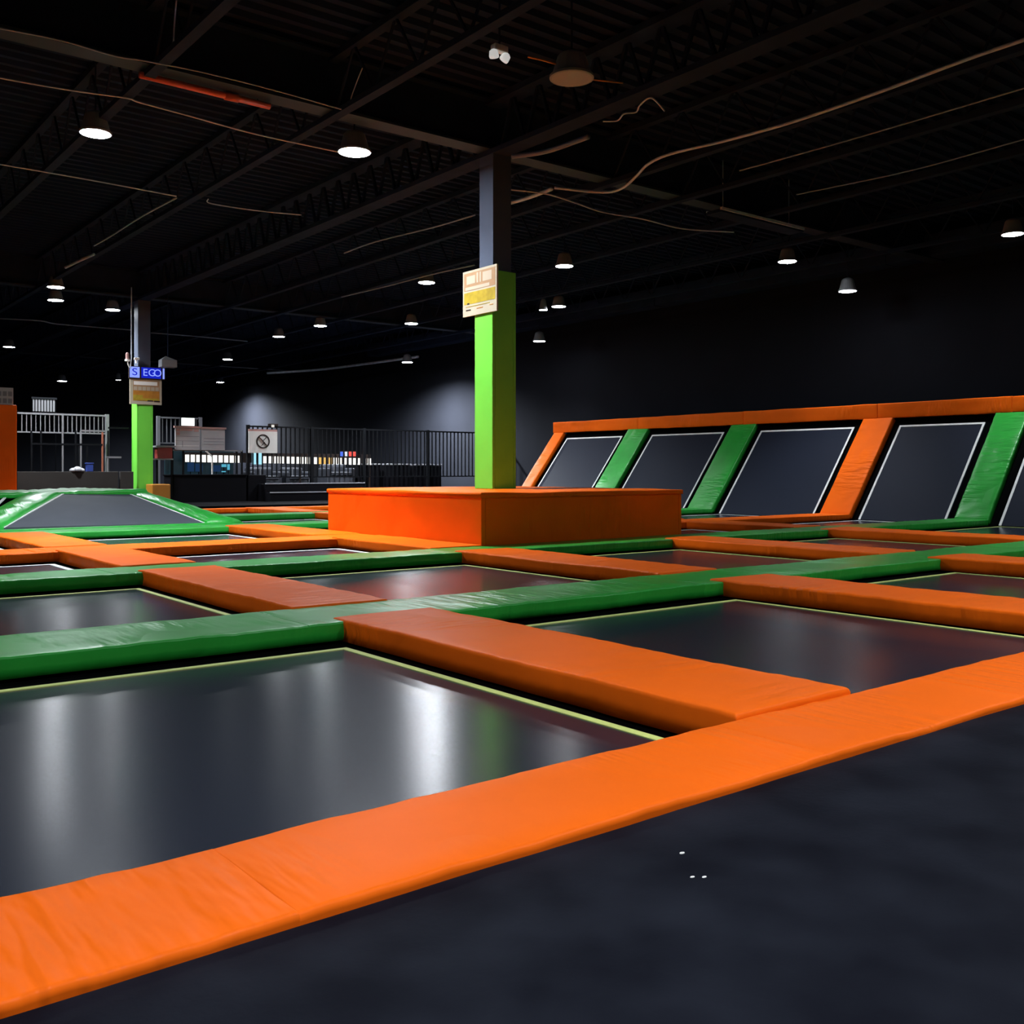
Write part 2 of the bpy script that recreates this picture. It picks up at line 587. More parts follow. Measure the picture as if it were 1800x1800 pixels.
POSTS = [RAILS[0], RAILS[1], RAILS[2], RAILS[3], RAILS[4], RAILS[5]]
pm = [GREEN, GREEN, ORANGE, GREEN, GREEN, ORANGE]
plab = ['green sloping post pad rising from the first green rail', 'green sloping post pad rising from the second green rail',
        'wide orange sloping post pad in the middle of the sloped wall', 'green sloping post pad next to the wide orange post',
        'green sloping post pad partly hidden behind the orange block', 'narrow orange end post pad at the far end of sloped wall']
for (y0, y1), m, lab in zip(POSTS, pm, plab):
    o = pad('slope_post_pad', SL + 0.02, y1 - y0, 0.14, m, smat(-0.02, y0, 0.0), r=0.03, wave=0.008, wrinkle=0.012 if m is GREEN else 0.003, seed=y0)
    tag(o, lab, 'pad', 'sloping post pads of the trampoline wall')
segs = [2.0] + [(p[0] + p[1]) / 2 for p in POSTS[:-1]] + [POSTS[-1][1] + 0.05]
for i in range(len(segs) - 1):
    o = pad('top_rail_pad', segs[i + 1] - segs[i] + 0.003, 0.36, 0.16, ORANGE,
            Matrix(((0, 0, -1, TOPX - 0.02), (1, 0, 0, segs[i]), (0, -1, 0, TOPZ + 0.33), (0, 0, 0, 1))), r=0.025, wave=0.004, seed=i)
    tag(o, 'orange pad capping the sloped wall, %s from its narrow end post' % ORD[len(segs) - 2 - i], 'pad', 'top rail pads of the sloped wall')
slab = ['sloped black trampoline beside the first green post', 'sloped black trampoline between the second green post and the wide orange post',
        'sloped black trampoline between the wide orange post and its green neighbour', 'sloped black trampoline between two green posts',
        'sloped black trampoline between the last green post and the end post']
for i in range(5):
    y0, y1 = POSTS[i][1], POSTS[i + 1][0]
    t = thing('sloped_trampoline', slab[i], 'trampoline', (FOOT, (y0 + y1) / 2, 0), 'sloped trampolines of the wall')

    def sp(name, s0, s1, v0, v1, n0, n1, m):
        o = link(name, box_bm(s0, s1, v0, v1, n0, n1), m)
        o.data.transform(SR)
        return keep(o, t)
    sp('backing', -0.1, SL + 0.25, y0 - 0.05, y1 + 0.05, -0.20, -0.15, FRAME)
    for yc in (y0 + 0.3, y1 - 0.3):
        keep(bar('strut', (TOPX + 0.22, yc, -0.17), (TOPX + 0.22, yc, TOPZ), 0.08, FRAME), t)
    a0, a1, s1 = y0 + 0.20, y1 - 0.20, SL - 0.20
    s0 = -0.06
    sp('mat', s0, s1, a0, a1, -0.14, -0.10, SLOPEMAT)
    ww = 0.05
    sp('webbing', s0, s1, a0, a0 + ww, -0.11, -0.09, WEB_W)
    sp('webbing', s0, s1, a1 - ww, a1, -0.11, -0.09, WEB_W)
    sp('webbing', s1 - ww, s1, a0 + ww, a1 - ww, -0.11, -0.09, WEB_W)
# ------------------------------------------------------------------ padded block island with column
BX0, BX1, BY0, BY1, BH = 7.86, 11.75, 10.66, 14.95, 0.70
t = thing('padded_block', 'large orange padded block around the foot of the lime green pillar', 'block', ((BX0 + BX1) / 2, (BY0 + BY1) / 2, 0))
keep(box('core', BX0 + 0.06, BX1 - 0.06, BY0 + 0.06, BY1 - 0.06, -0.17, BH - 0.06, FRAME), t)
keep(box('side_pad', BX0, BX0 + 0.07, BY0, BY1, -0.01, BH - 0.055, BLOCK, bevel=0.012), t)
keep(box('side_pad', BX1 - 0.07, BX1, BY0, BY1, -0.01, BH - 0.055, BLOCK, bevel=0.012), t)
keep(box('side_pad', BX0 + 0.07, BX1 - 0.07, BY0, BY0 + 0.07, -0.01, BH - 0.055, BLOCK, bevel=0.012), t)
keep(box('side_pad', BX0 + 0.07, BX1 - 0.07, BY1 - 0.07, BY1, -0.01, BH - 0.055, BLOCK, bevel=0.012), t)
pad('top_pad', BX1 - BX0 + 0.04, BY1 - BY0 + 0.04, 0.07, ORANGE, MX(BX0 - 0.02, BY0 - 0.02, BH), r=0.02, wave=0.012, seed=3, parent=t)


def column(cx, cy, zb, zp, lab, hw=0.24, hc=0.185, vinyl=None):
    t_ = thing('padded_column', lab, 'column', (cx, cy, zb))
    keep(box('steel_shaft', cx - hc, cx + hc, cy - hc, cy + hc, zb, 6.16, COLM, bevel=0.01), t_)
    for q in ((cx - hw, cx - hc, cy - hw, cy + hw), (cx + hc, cx + hw, cy - hw, cy + hw),
              (cx - hc, cx + hc, cy - hw, cy - hc), (cx - hc, cx + hc, cy + hc, cy + hw)):
        keep(box('pillar_pad', q[0], q[1], q[2], q[3], zb, zp, vinyl or LIME, bevel=0.012), t_)
    return t_


PC = (9.83, 12.95)
column(PC[0], PC[1], BH, 4.20, 'tall lime green padded pillar rising from the orange block')
PC2 = (9.83, 30.5)
column(PC2[0], PC2[1], 0.0, 3.3, 'green padded pillar standing behind the raised grey hill')


# sign on near pillar: on the -X face, slanting board
def sign_near():
    xf = PC[0] - 0.24 - 0.015
    yc = PC[1]
    y0, y1, z0, z1 = yc - 0.40, yc + 0.52, 3.52, 4.26
    t_ = thing('rules_sign', 'cream and yellow rules sign on the pillar above the orange block', 'sign', (xf, yc, z0))
    bd = keep(box('board', xf - 0.02, xf + 0.012, y0, y1, z0, z1, PAPER), t_)

    def pr(u0, u1, v0, v1, m, dz=0.004):       # u from far edge (photo left) to near edge, v up
        ya, yb = y1 - u0 * (y1 - y0), y1 - u1 * (y1 - y0)
        keep(box('print', xf - 0.02 - dz, xf - 0.019, ya, yb, z0 + v0 * (z1 - z0), z0 + v1 * (z1 - z0), m), bd)
    pr(0.04, 0.96, 0.56, 0.95, PEACH, 0.003)
    pr(0.04, 0.96, 0.26, 0.52, AMBER, 0.003)
    pr(0.12, 0.38, 0.70, 0.88, CREAM, 0.005)
    pr(0.42, 0.47, 0.70, 0.92, CREAM, 0.005)
    pr(0.51, 0.55, 0.70, 0.92, CREAM, 0.005)
    pr(0.60, 0.86, 0.70, 0.90, CREAM, 0.005)
    pr(0.08, 0.80, 0.57, 0.64, CREAM, 0.005)
    pr(0.10, 0.24, 0.12, 0.145, INK, 0.005)
    pr(0.42, 0.60, 0.13, 0.145, BROWN, 0.005)
    pr(0.80, 0.90, 0.15, 0.165, BROWN, 0.005)
    pr(0.14, 0.20, 0.255, 0.29, INK, 0.005)
    pr(0.10, 0.80, 0.20, 0.212, AMBER, 0.005)


sign_near()


def sign_far():
    yf = PC2[1] - 0.24
    a_, b_ = at_y(228, 710, yf - 0.02), at_y(284, 667, yf - 0.02)
    x0, x1, z0, z1 = a_.x, b_.x, a_.z, b_.z
    t_ = thing('rules_sign', 'small orange and cream rules sign under the blue lit sign', 'sign', ((x0 + x1) / 2, yf, z0))
    bd = keep(box('board', x0, x1, yf - 0.03, yf + 0.003, z0, z1, PAPER), t_)

    def pr(u0, u1, v0, v1, m, dz=0.004):
        keep(box('print', x0 + u0 * (x1 - x0), x0 + u1 * (x1 - x0), yf - 0.03 - dz, yf - 0.029, z0 + v0 * (z1 - z0), z0 + v1 * (z1 - z0), m), bd)
    pr(0.10, 0.93, 0.14, 0.93, PEACH, 0.003)
    pr(0.10, 0.93, 0.14, 0.52, BROWN, 0.005)
    pr(0.12, 0.86, 0.74, 0.88, WHITEP, 0.006)
    for q in range(6):
        pr(0.12 + q * 0.135, 0.23 + q * 0.135, 0.54, 0.68, CREAM, 0.006)
    pr(0.11, 0.40, 0.22, 0.36, AMBER, 0.007)
    pr(0.11, 0.92, 0.15, 0.24, AMBER, 0.006)
    pr(0.55, 0.72, 0.13, 0.17, INK, 0.008)
    pr(0.76, 0.94, 0.11, 0.16, INK, 0.008)
    # blue lit sign above
    a_, b_ = at_y(228, 663, yf - 0.06), at_y(289, 648, yf - 0.06)
    x0, x1, z0, z1 = a_.x, b_.x, a_.z, b_.z
    t2 = thing('lit_sign', 'glowing blue letter sign above the far pillar rules sign', 'sign', ((x0 + x1) / 2, yf, z0))
    keep(box('housing', x0 - 0.02, x1 + 0.02, yf - 0.06, yf + 0.002, z0 - 0.03, z1 + 0.02, INK), t2)
    deep = glow('sign_blue', (0.01, 0.02, 0.55), 0.9)
    pale = glow('sign_pale_blue', (0.22, 0.30, 1.0), 1.3)
    keep(box('panel', x0, x0 + 0.28 * (x1 - x0), yf - 0.066, yf - 0.059, z0, z1, pale), t2)
    keep(box('panel', x0 + 0.33 * (x1 - x0), x0 + 0.90 * (x1 - x0), yf - 0.066, yf - 0.059, z0, z1, deep), t2)
    keep(box('panel', x0 + 0.95 * (x1 - x0), x1, yf - 0.066, yf - 0.059, z0, z1, pale), t2)
    for kx, s_, m in ((0.14, 'S', deep), (0.44, 'E', pale), (0.63, 'G', pale), (0.80, 'O', pale)):
        M = Matrix.Translation((x0 + kx * (x1 - x0), yf - 0.070, (z0 + z1) / 2)) @ Matrix.Rotation(math.pi / 2, 4, 'X') @ Matrix.Scale(1.25 if s_ == 'S' else 1.0, 4, (1, 0, 0))
        text_mesh('letter', s_, 0.30, m, t2, M)


sign_far()

# ------------------------------------------------------------------ raised hill beds
HY0, HY1, HZ = 17.95, 21.1, 0.52
t = thing('trampoline_hill', 'raised grey trampoline ramp framed by green pads before the far pillar', 'trampoline', (5.5, HY0, 0))
ML, MR = (3.60, HY0 + 0.25, 0.05), (7.00, HY0 + 0.25, 0.02)
TL, TR_ = (5.25, HY1, 0.53), (6.56, HY1, 0.50)
keep(prism('mat', [ML, MR, TR_, TL], 0.03, HILLMAT), t)
for p, q in ((ML, TL), (MR, TR_)):
    keep(bar('webbing', p, q, 0.04, WEB_W, hgt=0.015), t)
UP = Vector((0, 0, 0.03))


def flank(p0, p1, q0, q1, seed):
    """wrinkled pad between edge p0-p1 (along the mat) and outer edge q0-q1"""
    b_ = bmesh.new()
    n_, m_ = 40, 8
    P0, P1, Q0, Q1 = Vector(p0), Vector(p1), Vector(q0), Vector(q1)
    top, low = [], []
    for a_ in range(n_ + 1):
        u = a_ / n_
        r0, r1 = P0.lerp(P1, u), Q0.lerp(Q1, u)
        tr = []
        for c_ in range(m_ + 1):
            v = c_ / m_
            z_ = 0.10 * math.sin(math.pi * v) ** 0.7 if 0 < v < 1 else 0.0
            z_ += 0.035 * noise.noise(Vector((u * 9 + v * 2, v * 1.5, seed))) * math.sin(math.pi * v)
            tr.append(b_.verts.new(r0.lerp(r1, v) + Vector((0, 0, z_))))
        top.append(tr)
        low.append((b_.verts.new(r0 - Vector((0, 0, 0.12))), b_.verts.new(r1 - Vector((0, 0, 0.12)))))
    for a_ in range(n_):
        for c_ in range(m_):
            b_.faces.new((top[a_][c_], top[a_ + 1][c_], top[a_ + 1][c_ + 1], top[a_][c_ + 1]))
        b_.faces.new((top[a_][0], low[a_][0], low[a_ + 1][0], top[a_ + 1][0]))
        b_.faces.new((top[a_][-1], top[a_ + 1][-1], low[a_ + 1][1], low[a_][1]))
        b_.faces.new((low[a_][0], low[a_][1], low[a_ + 1][1], low[a_ + 1][0]))
    b_.faces.new([*top[0], low[0][1], low[0][0]])
    b_.faces.new([*top[-1][::-1], low[-1][0], low[-1][1]])
    keep(link('flank_pad', b_, GREEN, smooth=True), t)


flank((3.58, HY0 + 0.2, 0.05), (5.22, HY1 + 0.05, 0.54), (2.85, HY0 + 0.2, 0.0), (4.35, HY1 + 0.05, 0.42), 2.0)
flank((7.02, HY0 + 0.2, 0.02), (6.58, HY1 + 0.05, 0.51), (7.75, HY0 + 0.2, 0.0), (7.10, HY1 + 0.05, 0.42), 5.0)
keep(box('foot_pad', 3.3, 7.5, HY0 + 0.003, HY0 + 0.26, -0.15, 0.02, GREEN, bevel=0.02), t)
keep(prism('underframe', [(3.3, HY0 + 0.2, -0.06), (7.6, HY0 + 0.2, -0.06), (6.95, HY1, 0.36), (4.4, HY1, 0.36)], 0.1, FRAME), t)
keep(box('ridge_box', 4.25, 6.9, HY1 + 0.1, HY1 + 0.72, -0.17, 0.46, FRAME), t)
o = pad('ridge_pad', 7.6, 0.85, 0.14, GREEN, MX(-0.7, HY1 - 0.02, 0.60), r=0.05, wave=0.05, wrinkle=0.03, seed=9)
tag(o, 'raised green ridge pad along the top of the grey ramp', 'pad')
t = thing('trampoline_hill', 'raised black trampoline ramp beyond the left flank of the grey ramp', 'trampoline', (1.4, HY0, 0))
keep(prism('mat', [(-0.4, HY0 + 0.2, 0.0), (3.1, HY0 + 0.2, 0.0), (4.2, HY1, HZ - 0.06), (0.2, HY1, HZ - 0.06)], 0.03, FRAME), t)
keep(box('ridge_box', -0.6, 4.24, HY1 + 0.1, HY1 + 0.72, -0.17, 0.46, FRAME), t)
keep(bar('webbing', (3.1, HY0 + 0.2, 0.01), (4.2, HY1, HZ - 0.05), 0.05, WEB_W, hgt=0.015), t)

# orange padded block at the far left, with a notice above it and its column
p = at_y(30, 712, 25.6)
ox = p.x
t = thing('padded_column', 'wide dark orange padded column carrying a small grey notice', 'column', (ox - 0.7, 26.2, 0))
keep(box('pillar_pad', ox - 1.4, ox, 25.6, 26.8, -0.17, p.z, BLOCK, bevel=0.03), t)
keep(box('steel_shaft', ox - 0.95, ox - 0.55, 26.0, 26.4, p.z, 6.16, STEEL), t)
a_, b_ = at_y(0, 711, 25.7), at_y(23, 682, 25.7)
t = thing('notice_board', 'small grey gridded notice standing on the orange padded column', 'notice', (b_.x - 0.3, 25.7, a_.z))
nx0, nx1, nz0, nz1 = b_.x - 0.6, b_.x, p.z - 0.01, b_.z
bd = keep(box('board', nx0, nx1, 25.68, 25.71, nz0, nz1, GREYP), t)
for r_ in range(2):
    for c_ in range(5):
        xx = nx0 + 0.03 + c_ * 0.115
        zz = nz0 + 0.05 + r_ * 0.165
        keep(box('print', xx, xx + 0.085, 25.674, 25.681, zz, zz + 0.11, LINEP), bd)

# ------------------------------------------------------------------ fences along the back of the court
FY = 31.0


def fence(name, label, x0, x1, z0, z1, Y, m, step, posts, pk=0.022):
    t_ = thing(name, label, 'fence', ((x0 + x1) / 2, Y, 0))
    keep(box('top_rail', x0, x1, Y - 0.03, Y + 0.03, z1 - 0.05, z1, m), t_)
    keep(box('bottom_rail', x0, x1, Y - 0.02, Y + 0.02, z0, z0 + 0.04, m), t_)
    me = None
    n = int((x1 - x0) / step)
    for i_ in range(1, n):
        if me is None:
            o_ = box('picket', -pk, pk, -0.012, 0.012, z0 + 0.04, z1 - 0.05, m)
            me = o_.data
        else:
            o_ = bpy.data.objects.new('picket', me)
            C.objects.link(o_)
        o_.location = (x0 + i_ * (x1 - x0) / n, Y, 0)
        keep(o_, t_)
    for px_ in posts:
        keep(box('post', px_ - 0.05, px_ + 0.05, Y - 0.05, Y + 0.05, 0.0, z1 + 0.02, m), t_)
    return t_


fx0 = at_y(436, 755, FY).x
fence('picket_fence', 'dark picket fence between the crossed-figure sign and the black side wall', fx0, 23.6, 0.75, 2.46, FY, DARKRAIL, 0.165,
      [fx0, at_y(548, 755, FY).x, at_y(640, 755, FY).x, at_y(752, 755, FY).x, 23.5])
lx0, lx1 = at_y(30, 726, FY).x, at_y(188, 726, FY).x
fence('picket_fence', 'pale picket fence above the dark cage to the left of far pillar'.replace(' to the left of', ' beside the'), lx0, lx1, at_y(110, 762, FY).z, at_y(110, 727, FY).z, FY, RAILW, 0.118,
      [lx1], pk=0.013)
FB = 31.9
mx0, mx1 = at_y(278, 732, FB).x, at_y(352, 732, FB).x
fence('picket_fence', 'thin dim picket fence behind the white lit panel and notices', mx0, mx1, at_y(300, 780, FB).z, at_y(300, 733, FB).z, FB, mat('dim_grey_steel', (0.12, 0.12, 0.14), 0.5), 0.135,
      [mx0, mx1], pk=0.014)
# cage of thin posts under the pale fence
t = thing('cage_frame', 'thin-barred dark cage frame standing behind the low grey wall', 'frame', ((lx0 + lx1) / 2, FY - 0.3, 0))
for px_, y_, m in ((55, 757, DARKRAIL), (72, 757, DARKRAIL), (110, 730, RAILW), (133, 757, DARKRAIL), (138, 780, DARKRAIL), (142, 757, RAILW), (153, 780, DARKRAIL), (180, 757, mat('rusty_post', (0.4, 0.13, 0.08), 0.5)), (190, 757, DARKRAIL)):
    q = at_y(px_, y_, FY - 0.3)
    keep(box('bar', q.x - 0.022, q.x + 0.022, FY - 0.32, FY - 0.28, 0.0, q.z, m), t)
for xa, xb, y_, m in ((142, 186, 757, RAILW), (55, 180, 780, DARKRAIL), (190, 226, 752, DARKRAIL)):
    q, r_ = at_y(xa, y_, FY - 0.3), at_y(xb, y_, FY - 0.3)
    keep(box('bar', q.x, r_.x, FY - 0.33, FY - 0.29, q.z - 0.025, q.z + 0.025, m), t)
# tall pale slats on the wall above the fence
t = thing('slatted_blind', 'faint grey vertical slats hanging behind the pale picket fence', 'blind', (at_y(76, 720, 33).x, 33, at_y(76, 724, 33).z))
q0, q1 = at_y(57, 701, 33), at_y(98, 724, 33)
keep(box('head_rail', q0.x - 0.03, q1.x + 0.03, 32.97, 33.03, q0.z, q0.z + 0.06, DARKRAIL), t)
for k in range(8):
    xx = q0.x + (q1.x - q0.x) * k / 8
    keep(box('slat', xx, xx + 0.055, 32.99, 33.01, q1.z, q0.z, mat('slat_grey', (0.13, 0.13, 0.14), 0.6)), t)
for s_ in (0, 1):
    xx = q0.x if s_ == 0 else q1.x
    keep(box('upright', xx - 0.01, xx + 0.01, 32.99, 33.01, 0, q0.z + 0.02, FRAME), t)

# low grey-brown wall behind hill
LWY = 30.0
wa, wb, wc, wd_ = at_y(30, 828, LWY), at_y(208, 829, LWY), at_y(212, 829, LWY), at_y(236, 830, LWY)
o = box('low_wall', wa.x, wb.x, LWY, LWY + 0.15, 0, wb.z, DUSK, bevel=0.01)
tag(o, 'long low grey-brown wall panel behind the raised ramp', 'wall')
o = box('low_wall', wc.x, wd_.x - 0.02, LWY, LWY + 0.15, 0, wb.z, DUSK, bevel=0.01)
tag(o, 'short low grey-brown wall panel touching the far pillar', 'wall')
# small things standing on the low wall
for px_, r_ in ((128, 0.10), (136, 0.14), (143, 0.10)):
    q = at_y(px_, 829, LWY + 0.08)
    bm_ = lathe_bm([(r_, 0), (r_ * 0.97, r_ * 0.4), (r_ * 0.75, r_ * 0.8), (r_ * 0.3, r_ * 1.05), (0.01, r_ * 1.08)], 14)
    o = link('helmet', bm_, RAILW, smooth=True)
    o.location = (q.x, LWY + 0.08, wb.z - 0.002)
    tag(o, 'small pale domed helmet resting on the low grey-brown wall', 'helmet', 'pale helmets on the low wall')
q = at_y(157, 829, LWY + 0.08)
bl = mat('blue_plastic', (0.03, 0.07, 0.32), 0.4)
t = thing('storage_bin', 'little blue plastic bin on the low grey-brown wall', 'bin', (q.x, LWY + 0.08, wb.z))
keep(box('body', q.x - 0.09, q.x + 0.09, LWY, LWY + 0.15, wb.z - 0.002, wb.z + 0.22, bl, bevel=0.015), t)
keep(box('rim', q.x - 0.105, q.x + 0.105, LWY - 0.01, LWY + 0.16, wb.z + 0.22, wb.z + 0.25, bl, bevel=0.008), t)
# T-shaped stand
q, r_ = at_y(186, 804, LWY + 0.4), at_y(213, 804, LWY + 0.4)
t = thing('bar_stand', 'thin pale stand with a horizontal bar beside the far pillar', 'stand', (q.x, LWY + 0.4, 0))
keep(box('pole', q.x + 0.03, q.x + 0.07, LWY + 0.38, LWY + 0.42, 0, q.z, RAILW), t)
keep(box('bar', q.x, r_.x, LWY + 0.38, LWY + 0.42, q.z - 0.02, q.z + 0.03, RAILW), t)
# tan padded block next to far pillar
a_, b_ = at_y(268, 882, 29.6), at_y(300, 851, 29.6)
o = box('padded_cube', a_.x, b_.x, 29.6, 30.2, -0.02, b_.z, DUN, bevel=0.03)
tag(o, 'tan padded block on the floor against the far green pillar', 'block')
# red cabinet
a_, b_ = at_y(277, 806, 30.7), at_y(303, 787, 30.7)
t = thing('wall_cabinet', 'dull red cabinet on a thin shelf next to the far pillar', 'cabinet', (a_.x, 30.7, a_.z))
keep(box('body', a_.x, b_.x, 30.7, 30.98, a_.z, b_.z, REDP, bevel=0.01), t)
keep(box('shelf', a_.x - 0.15, b_.x, 30.62, 30.98, a_.z - 0.04, a_.z, RAILW), t)
keep(box('top_trim', a_.x - 0.05, b_.x + 0.08, 30.66, 30.99, b_.z + 0.01, b_.z + 0.06, RAILW), t)
keep(box('leg', a_.x, a_.x + 0.05, 30.8, 30.85, 0, a_.z, DARKRAIL), t)
keep(box('leg', b_.x, b_.x + 0.05, 30.8, 30.85, 0, b_.z, DARKRAIL), t)

# counter with lit kiosk, notice boards, white lit panel
KY = 30.75
k0, k1 = at_y(306, 834, KY), at_y(433, 834, KY)
t = thing('service_counter', 'long black counter below the notice boards', 'counter', (k0.x, KY, 0))
keep(box('front_panel', k0.x, k1.x, KY, KY + 0.06, 0, k0.z - 0.04, COUNTER), t)
keep(box('side_panel', k0.x, k0.x + 0.06, KY + 0.06, KY + 0.9, 0, k0.z - 0.04, COUNTER), t)
keep(box('side_panel', k1.x - 0.06, k1.x, KY + 0.06, KY + 0.9, 0, k0.z - 0.04, COUNTER), t)
keep(box('worktop', k0.x - 0.03, k1.x + 0.03, KY - 0.04, KY + 0.95, k0.z - 0.04, k0.z, COUNTER, bevel=0.01), t)
kz0 = k0.z
q, r_ = at_y(436, 834, KY), at_y(468, 834, KY)
tag(box('partition', q.x, r_.x, KY, KY + 0.10, 0, kz0 - 0.02, COUNTER, bevel=0.02), 'short black partition under the warning sign', 'partition')
c0, c1 = at_y(303, 790, KY + 0.1), at_y(425, 790, KY + 0.1)
t = thing('kiosk', 'glazed kiosk window frame with teal screens on the black counter', 'kiosk', (c0.x, KY + 0.1, kz0))
keep(box('head_bar', c0.x, c1.x, KY + 0.06, KY + 0.14, c0.z - 0.04, c0.z, RAILW), t)
for px_ in (303, 322, 353, 416, 425):
    q = at_y(px_, 790, KY + 0.1)
    keep(box('mullion', q.x - 0.025, q.x + 0.025, KY + 0.07, KY + 0.13, kz0 - 0.005, c0.z, DARKRAIL), t)
keep(box('back_panel', c0.x, c1.x, KY + 0.78, KY + 0.82, kz0 - 0.005, c0.z, mat('deep_teal_panel', (0.015, 0.05, 0.07), 0.4, var=0.2)), t)
teal = glow('teal_screen', (0.10, 0.45, 0.62), 0.9)
for x0_, x1_, y0_, y1_ in ((390, 398, 816, 821), (400, 404, 816, 826), (390, 397, 828, 830), (330, 341, 813, 829), (344, 356, 815, 829), (374, 388, 818, 829)):
    q, r_ = at_y(x0_, y1_, KY + 0.6), at_y(x1_, y0_, KY + 0.6)
    sc = keep(box('screen', q.x, r_.x, KY + 0.6, KY + 0.63, q.z, r_.z, teal if x0_ >= 390 else glow('dim_blue_screen', (0.02, 0.06, 0.16), 0.5)), t)
    keep(box('screen_stand', (q.x + r_.x) / 2 - 0.012, (q.x + r_.x) / 2 + 0.012, KY + 0.62, KY + 0.64, kz0 - 0.004, q.z, DARKRAIL), sc)
q, r_ = at_y(362, 830, KY + 0.4), at_y(373, 797, KY + 0.4)
keep(bar('lamp_arm', (r_.x, KY + 0.4, kz0), (r_.x, KY + 0.4, r_.z - 0.1), 0.04, WHITEP), t)
keep(bar('lamp_arm', (r_.x, KY + 0.4, r_.z - 0.1), (q.x, KY + 0.4, c0.z - 0.03), 0.04, WHITEP), t)
# notice boards
NB = KY + 0.02
for (xa, ya, xb, yb), lab in (((308, 788, 351, 753), 'grey notice board with pink heading blocks above the kiosk'), ((354, 788, 395, 755), 'plain grey notice board with faint lines above the kiosk')):
    a_, b_ = at_y(xa, ya, NB), at_y(xb, yb, NB)
    t = thing('notice_board', lab, 'notice', ((a_.x + b_.x) / 2, NB, a_.z))
    bd = keep(box('board', a_.x, b_.x, NB - 0.015, NB + 0.03, c0.z - 0.01, b_.z, GREYP), t)
    W_, H_ = b_.x - a_.x, b_.z - a_.z
    keep(box('top_rail', a_.x - 0.04, b_.x + 0.04, NB - 0.04, NB + 0.03, b_.z, b_.z + 0.06, PINKP), t)
    for s_ in (0.02, 0.96):
        keep(box('upright', a_.x + s_ * W_, a_.x + s_ * W_ + 0.03, NB + 0.031, NB + 0.06, c0.z - 0.02, b_.z, DARKRAIL), t)

    def pr(u0, u1, v0, v1, m):
        keep(box('print', a_.x + u0 * W_, a_.x + u1 * W_, NB - 0.02, NB - 0.014, a_.z + v0 * H_, a_.z + v1 * H_, m), bd)
    if xa == 308:
        pr(0.04, 0.18, 0.82, 0.96, PINKP); pr(0.22, 0.70, 0.86, 0.97, PINKP); pr(0.75, 0.95, 0.82, 0.96, PINKP); pr(0.04, 0.18, 0.64, 0.78, PINKP)
        pr(0.03, 0.97, 0.58, 0.60, LINEP); pr(0.03, 0.97, 0.36, 0.375, LINEP); pr(0.28, 0.30, 0.05, 0.36, LINEP); pr(0.03, 0.97, 0.12, 0.14, WHITEP)
    else:
        for v in (0.2, 0.35, 0.5):
            pr(0.1, 0.95, v, v + 0.018, LINEP)
LY_ = FB - 0.06
a_, b_ = at_y(319, 748, LY_), at_y(342, 735, LY_)
t = thing('white_light_box', 'small bright white lit panel hung on the thin dim fence', 'sign', (a_.x, LY_, a_.z))
keep(box('housing', a_.x - 0.02, b_.x + 0.02, LY_ + 0.01, LY_ + 0.05, a_.z - 0.02, b_.z + 0.02, DARKRAIL), t)
keep(box('diffuser', a_.x, b_.x, LY_, LY_ + 0.011, a_.z, b_.z, glow('white_panel', (0.95, 1, 0.97), 1.6)), t)

# crossed-figure sign
SY = FY - 0.10
a_, b_ = at_y(437, 796, SY), at_y(487, 759, SY)
t = thing('warning_sign', 'white warning sign with a black ring and crossed-out figure on the fence', 'sign', (a_.x, SY, a_.z))
bd = keep(box('board', a_.x, b_.x, SY - 0.02, SY + 0.03, a_.z, b_.z, WHITEP), t)
keep(box('bracket', a_.x, b_.x, SY - 0.01, SY + 0.08, b_.z, b_.z + 0.07, PINKP), t)
q = at_y(462.5, 776, SY - 0.025)
R_ = 0.235
bm_ = bmesh.new()
n = 36
for k in range(n):
    pass
rg = [[bm_.verts.new((q.x + rr * math.cos(k * 2 * math.pi / n), yy, q.z + rr * math.sin(k * 2 * math.pi / n))) for k in range(n)] for rr, yy in ((R_, SY - 0.02), (R_, SY - 0.03), (R_ - 0.045, SY - 0.03), (R_ - 0.045, SY - 0.02))]
for i in range(4):
    for k in range(n):
        bm_.faces.new((rg[i][k], rg[i][(k + 1) % n], rg[(i + 1) % 4][(k + 1) % n], rg[(i + 1) % 4][k]))
keep(link('ring', bm_, INK), bd)
for p, r_, wd in (((-0.15, 0.15), (0.15, -0.15), 0.05), ((-0.14, 0.14), (0.02, -0.02), 0.075), ((0.13, 0.16), (0.0, 0.02), 0.045), ((0.05, -0.02), (-0.06, -0.14), 0.055), ((0.03, -0.06), (0.10, -0.12), 0.05)):
    keep(bar('figure', (q.x + p[0], SY - 0.025, q.z + p[1]), (q.x + r_[0], SY - 0.025, q.z + r_[1]), wd, INK, hgt=0.012), bd)
# emergency lamp box on the fence
a_, b_ = at_y(472, 752, FY), at_y(488, 745, FY)
t = thing('emergency_light', 'small black emergency light box on the fence rail above the warning sign', 'lamp', (a_.x, FY, a_.z))
keep(box('body', a_.x, b_.x, FY - 0.05, FY + 0.05, 2.455, b_.z, INK, bevel=0.01), t)
keep(box('lens', a_.x + 0.08, a_.x + 0.18, FY - 0.06, FY - 0.049, a_.z + 0.02, b_.z - 0.04, glow('small_white_lens', (1, 0.97, 0.9), 0.8)), t)

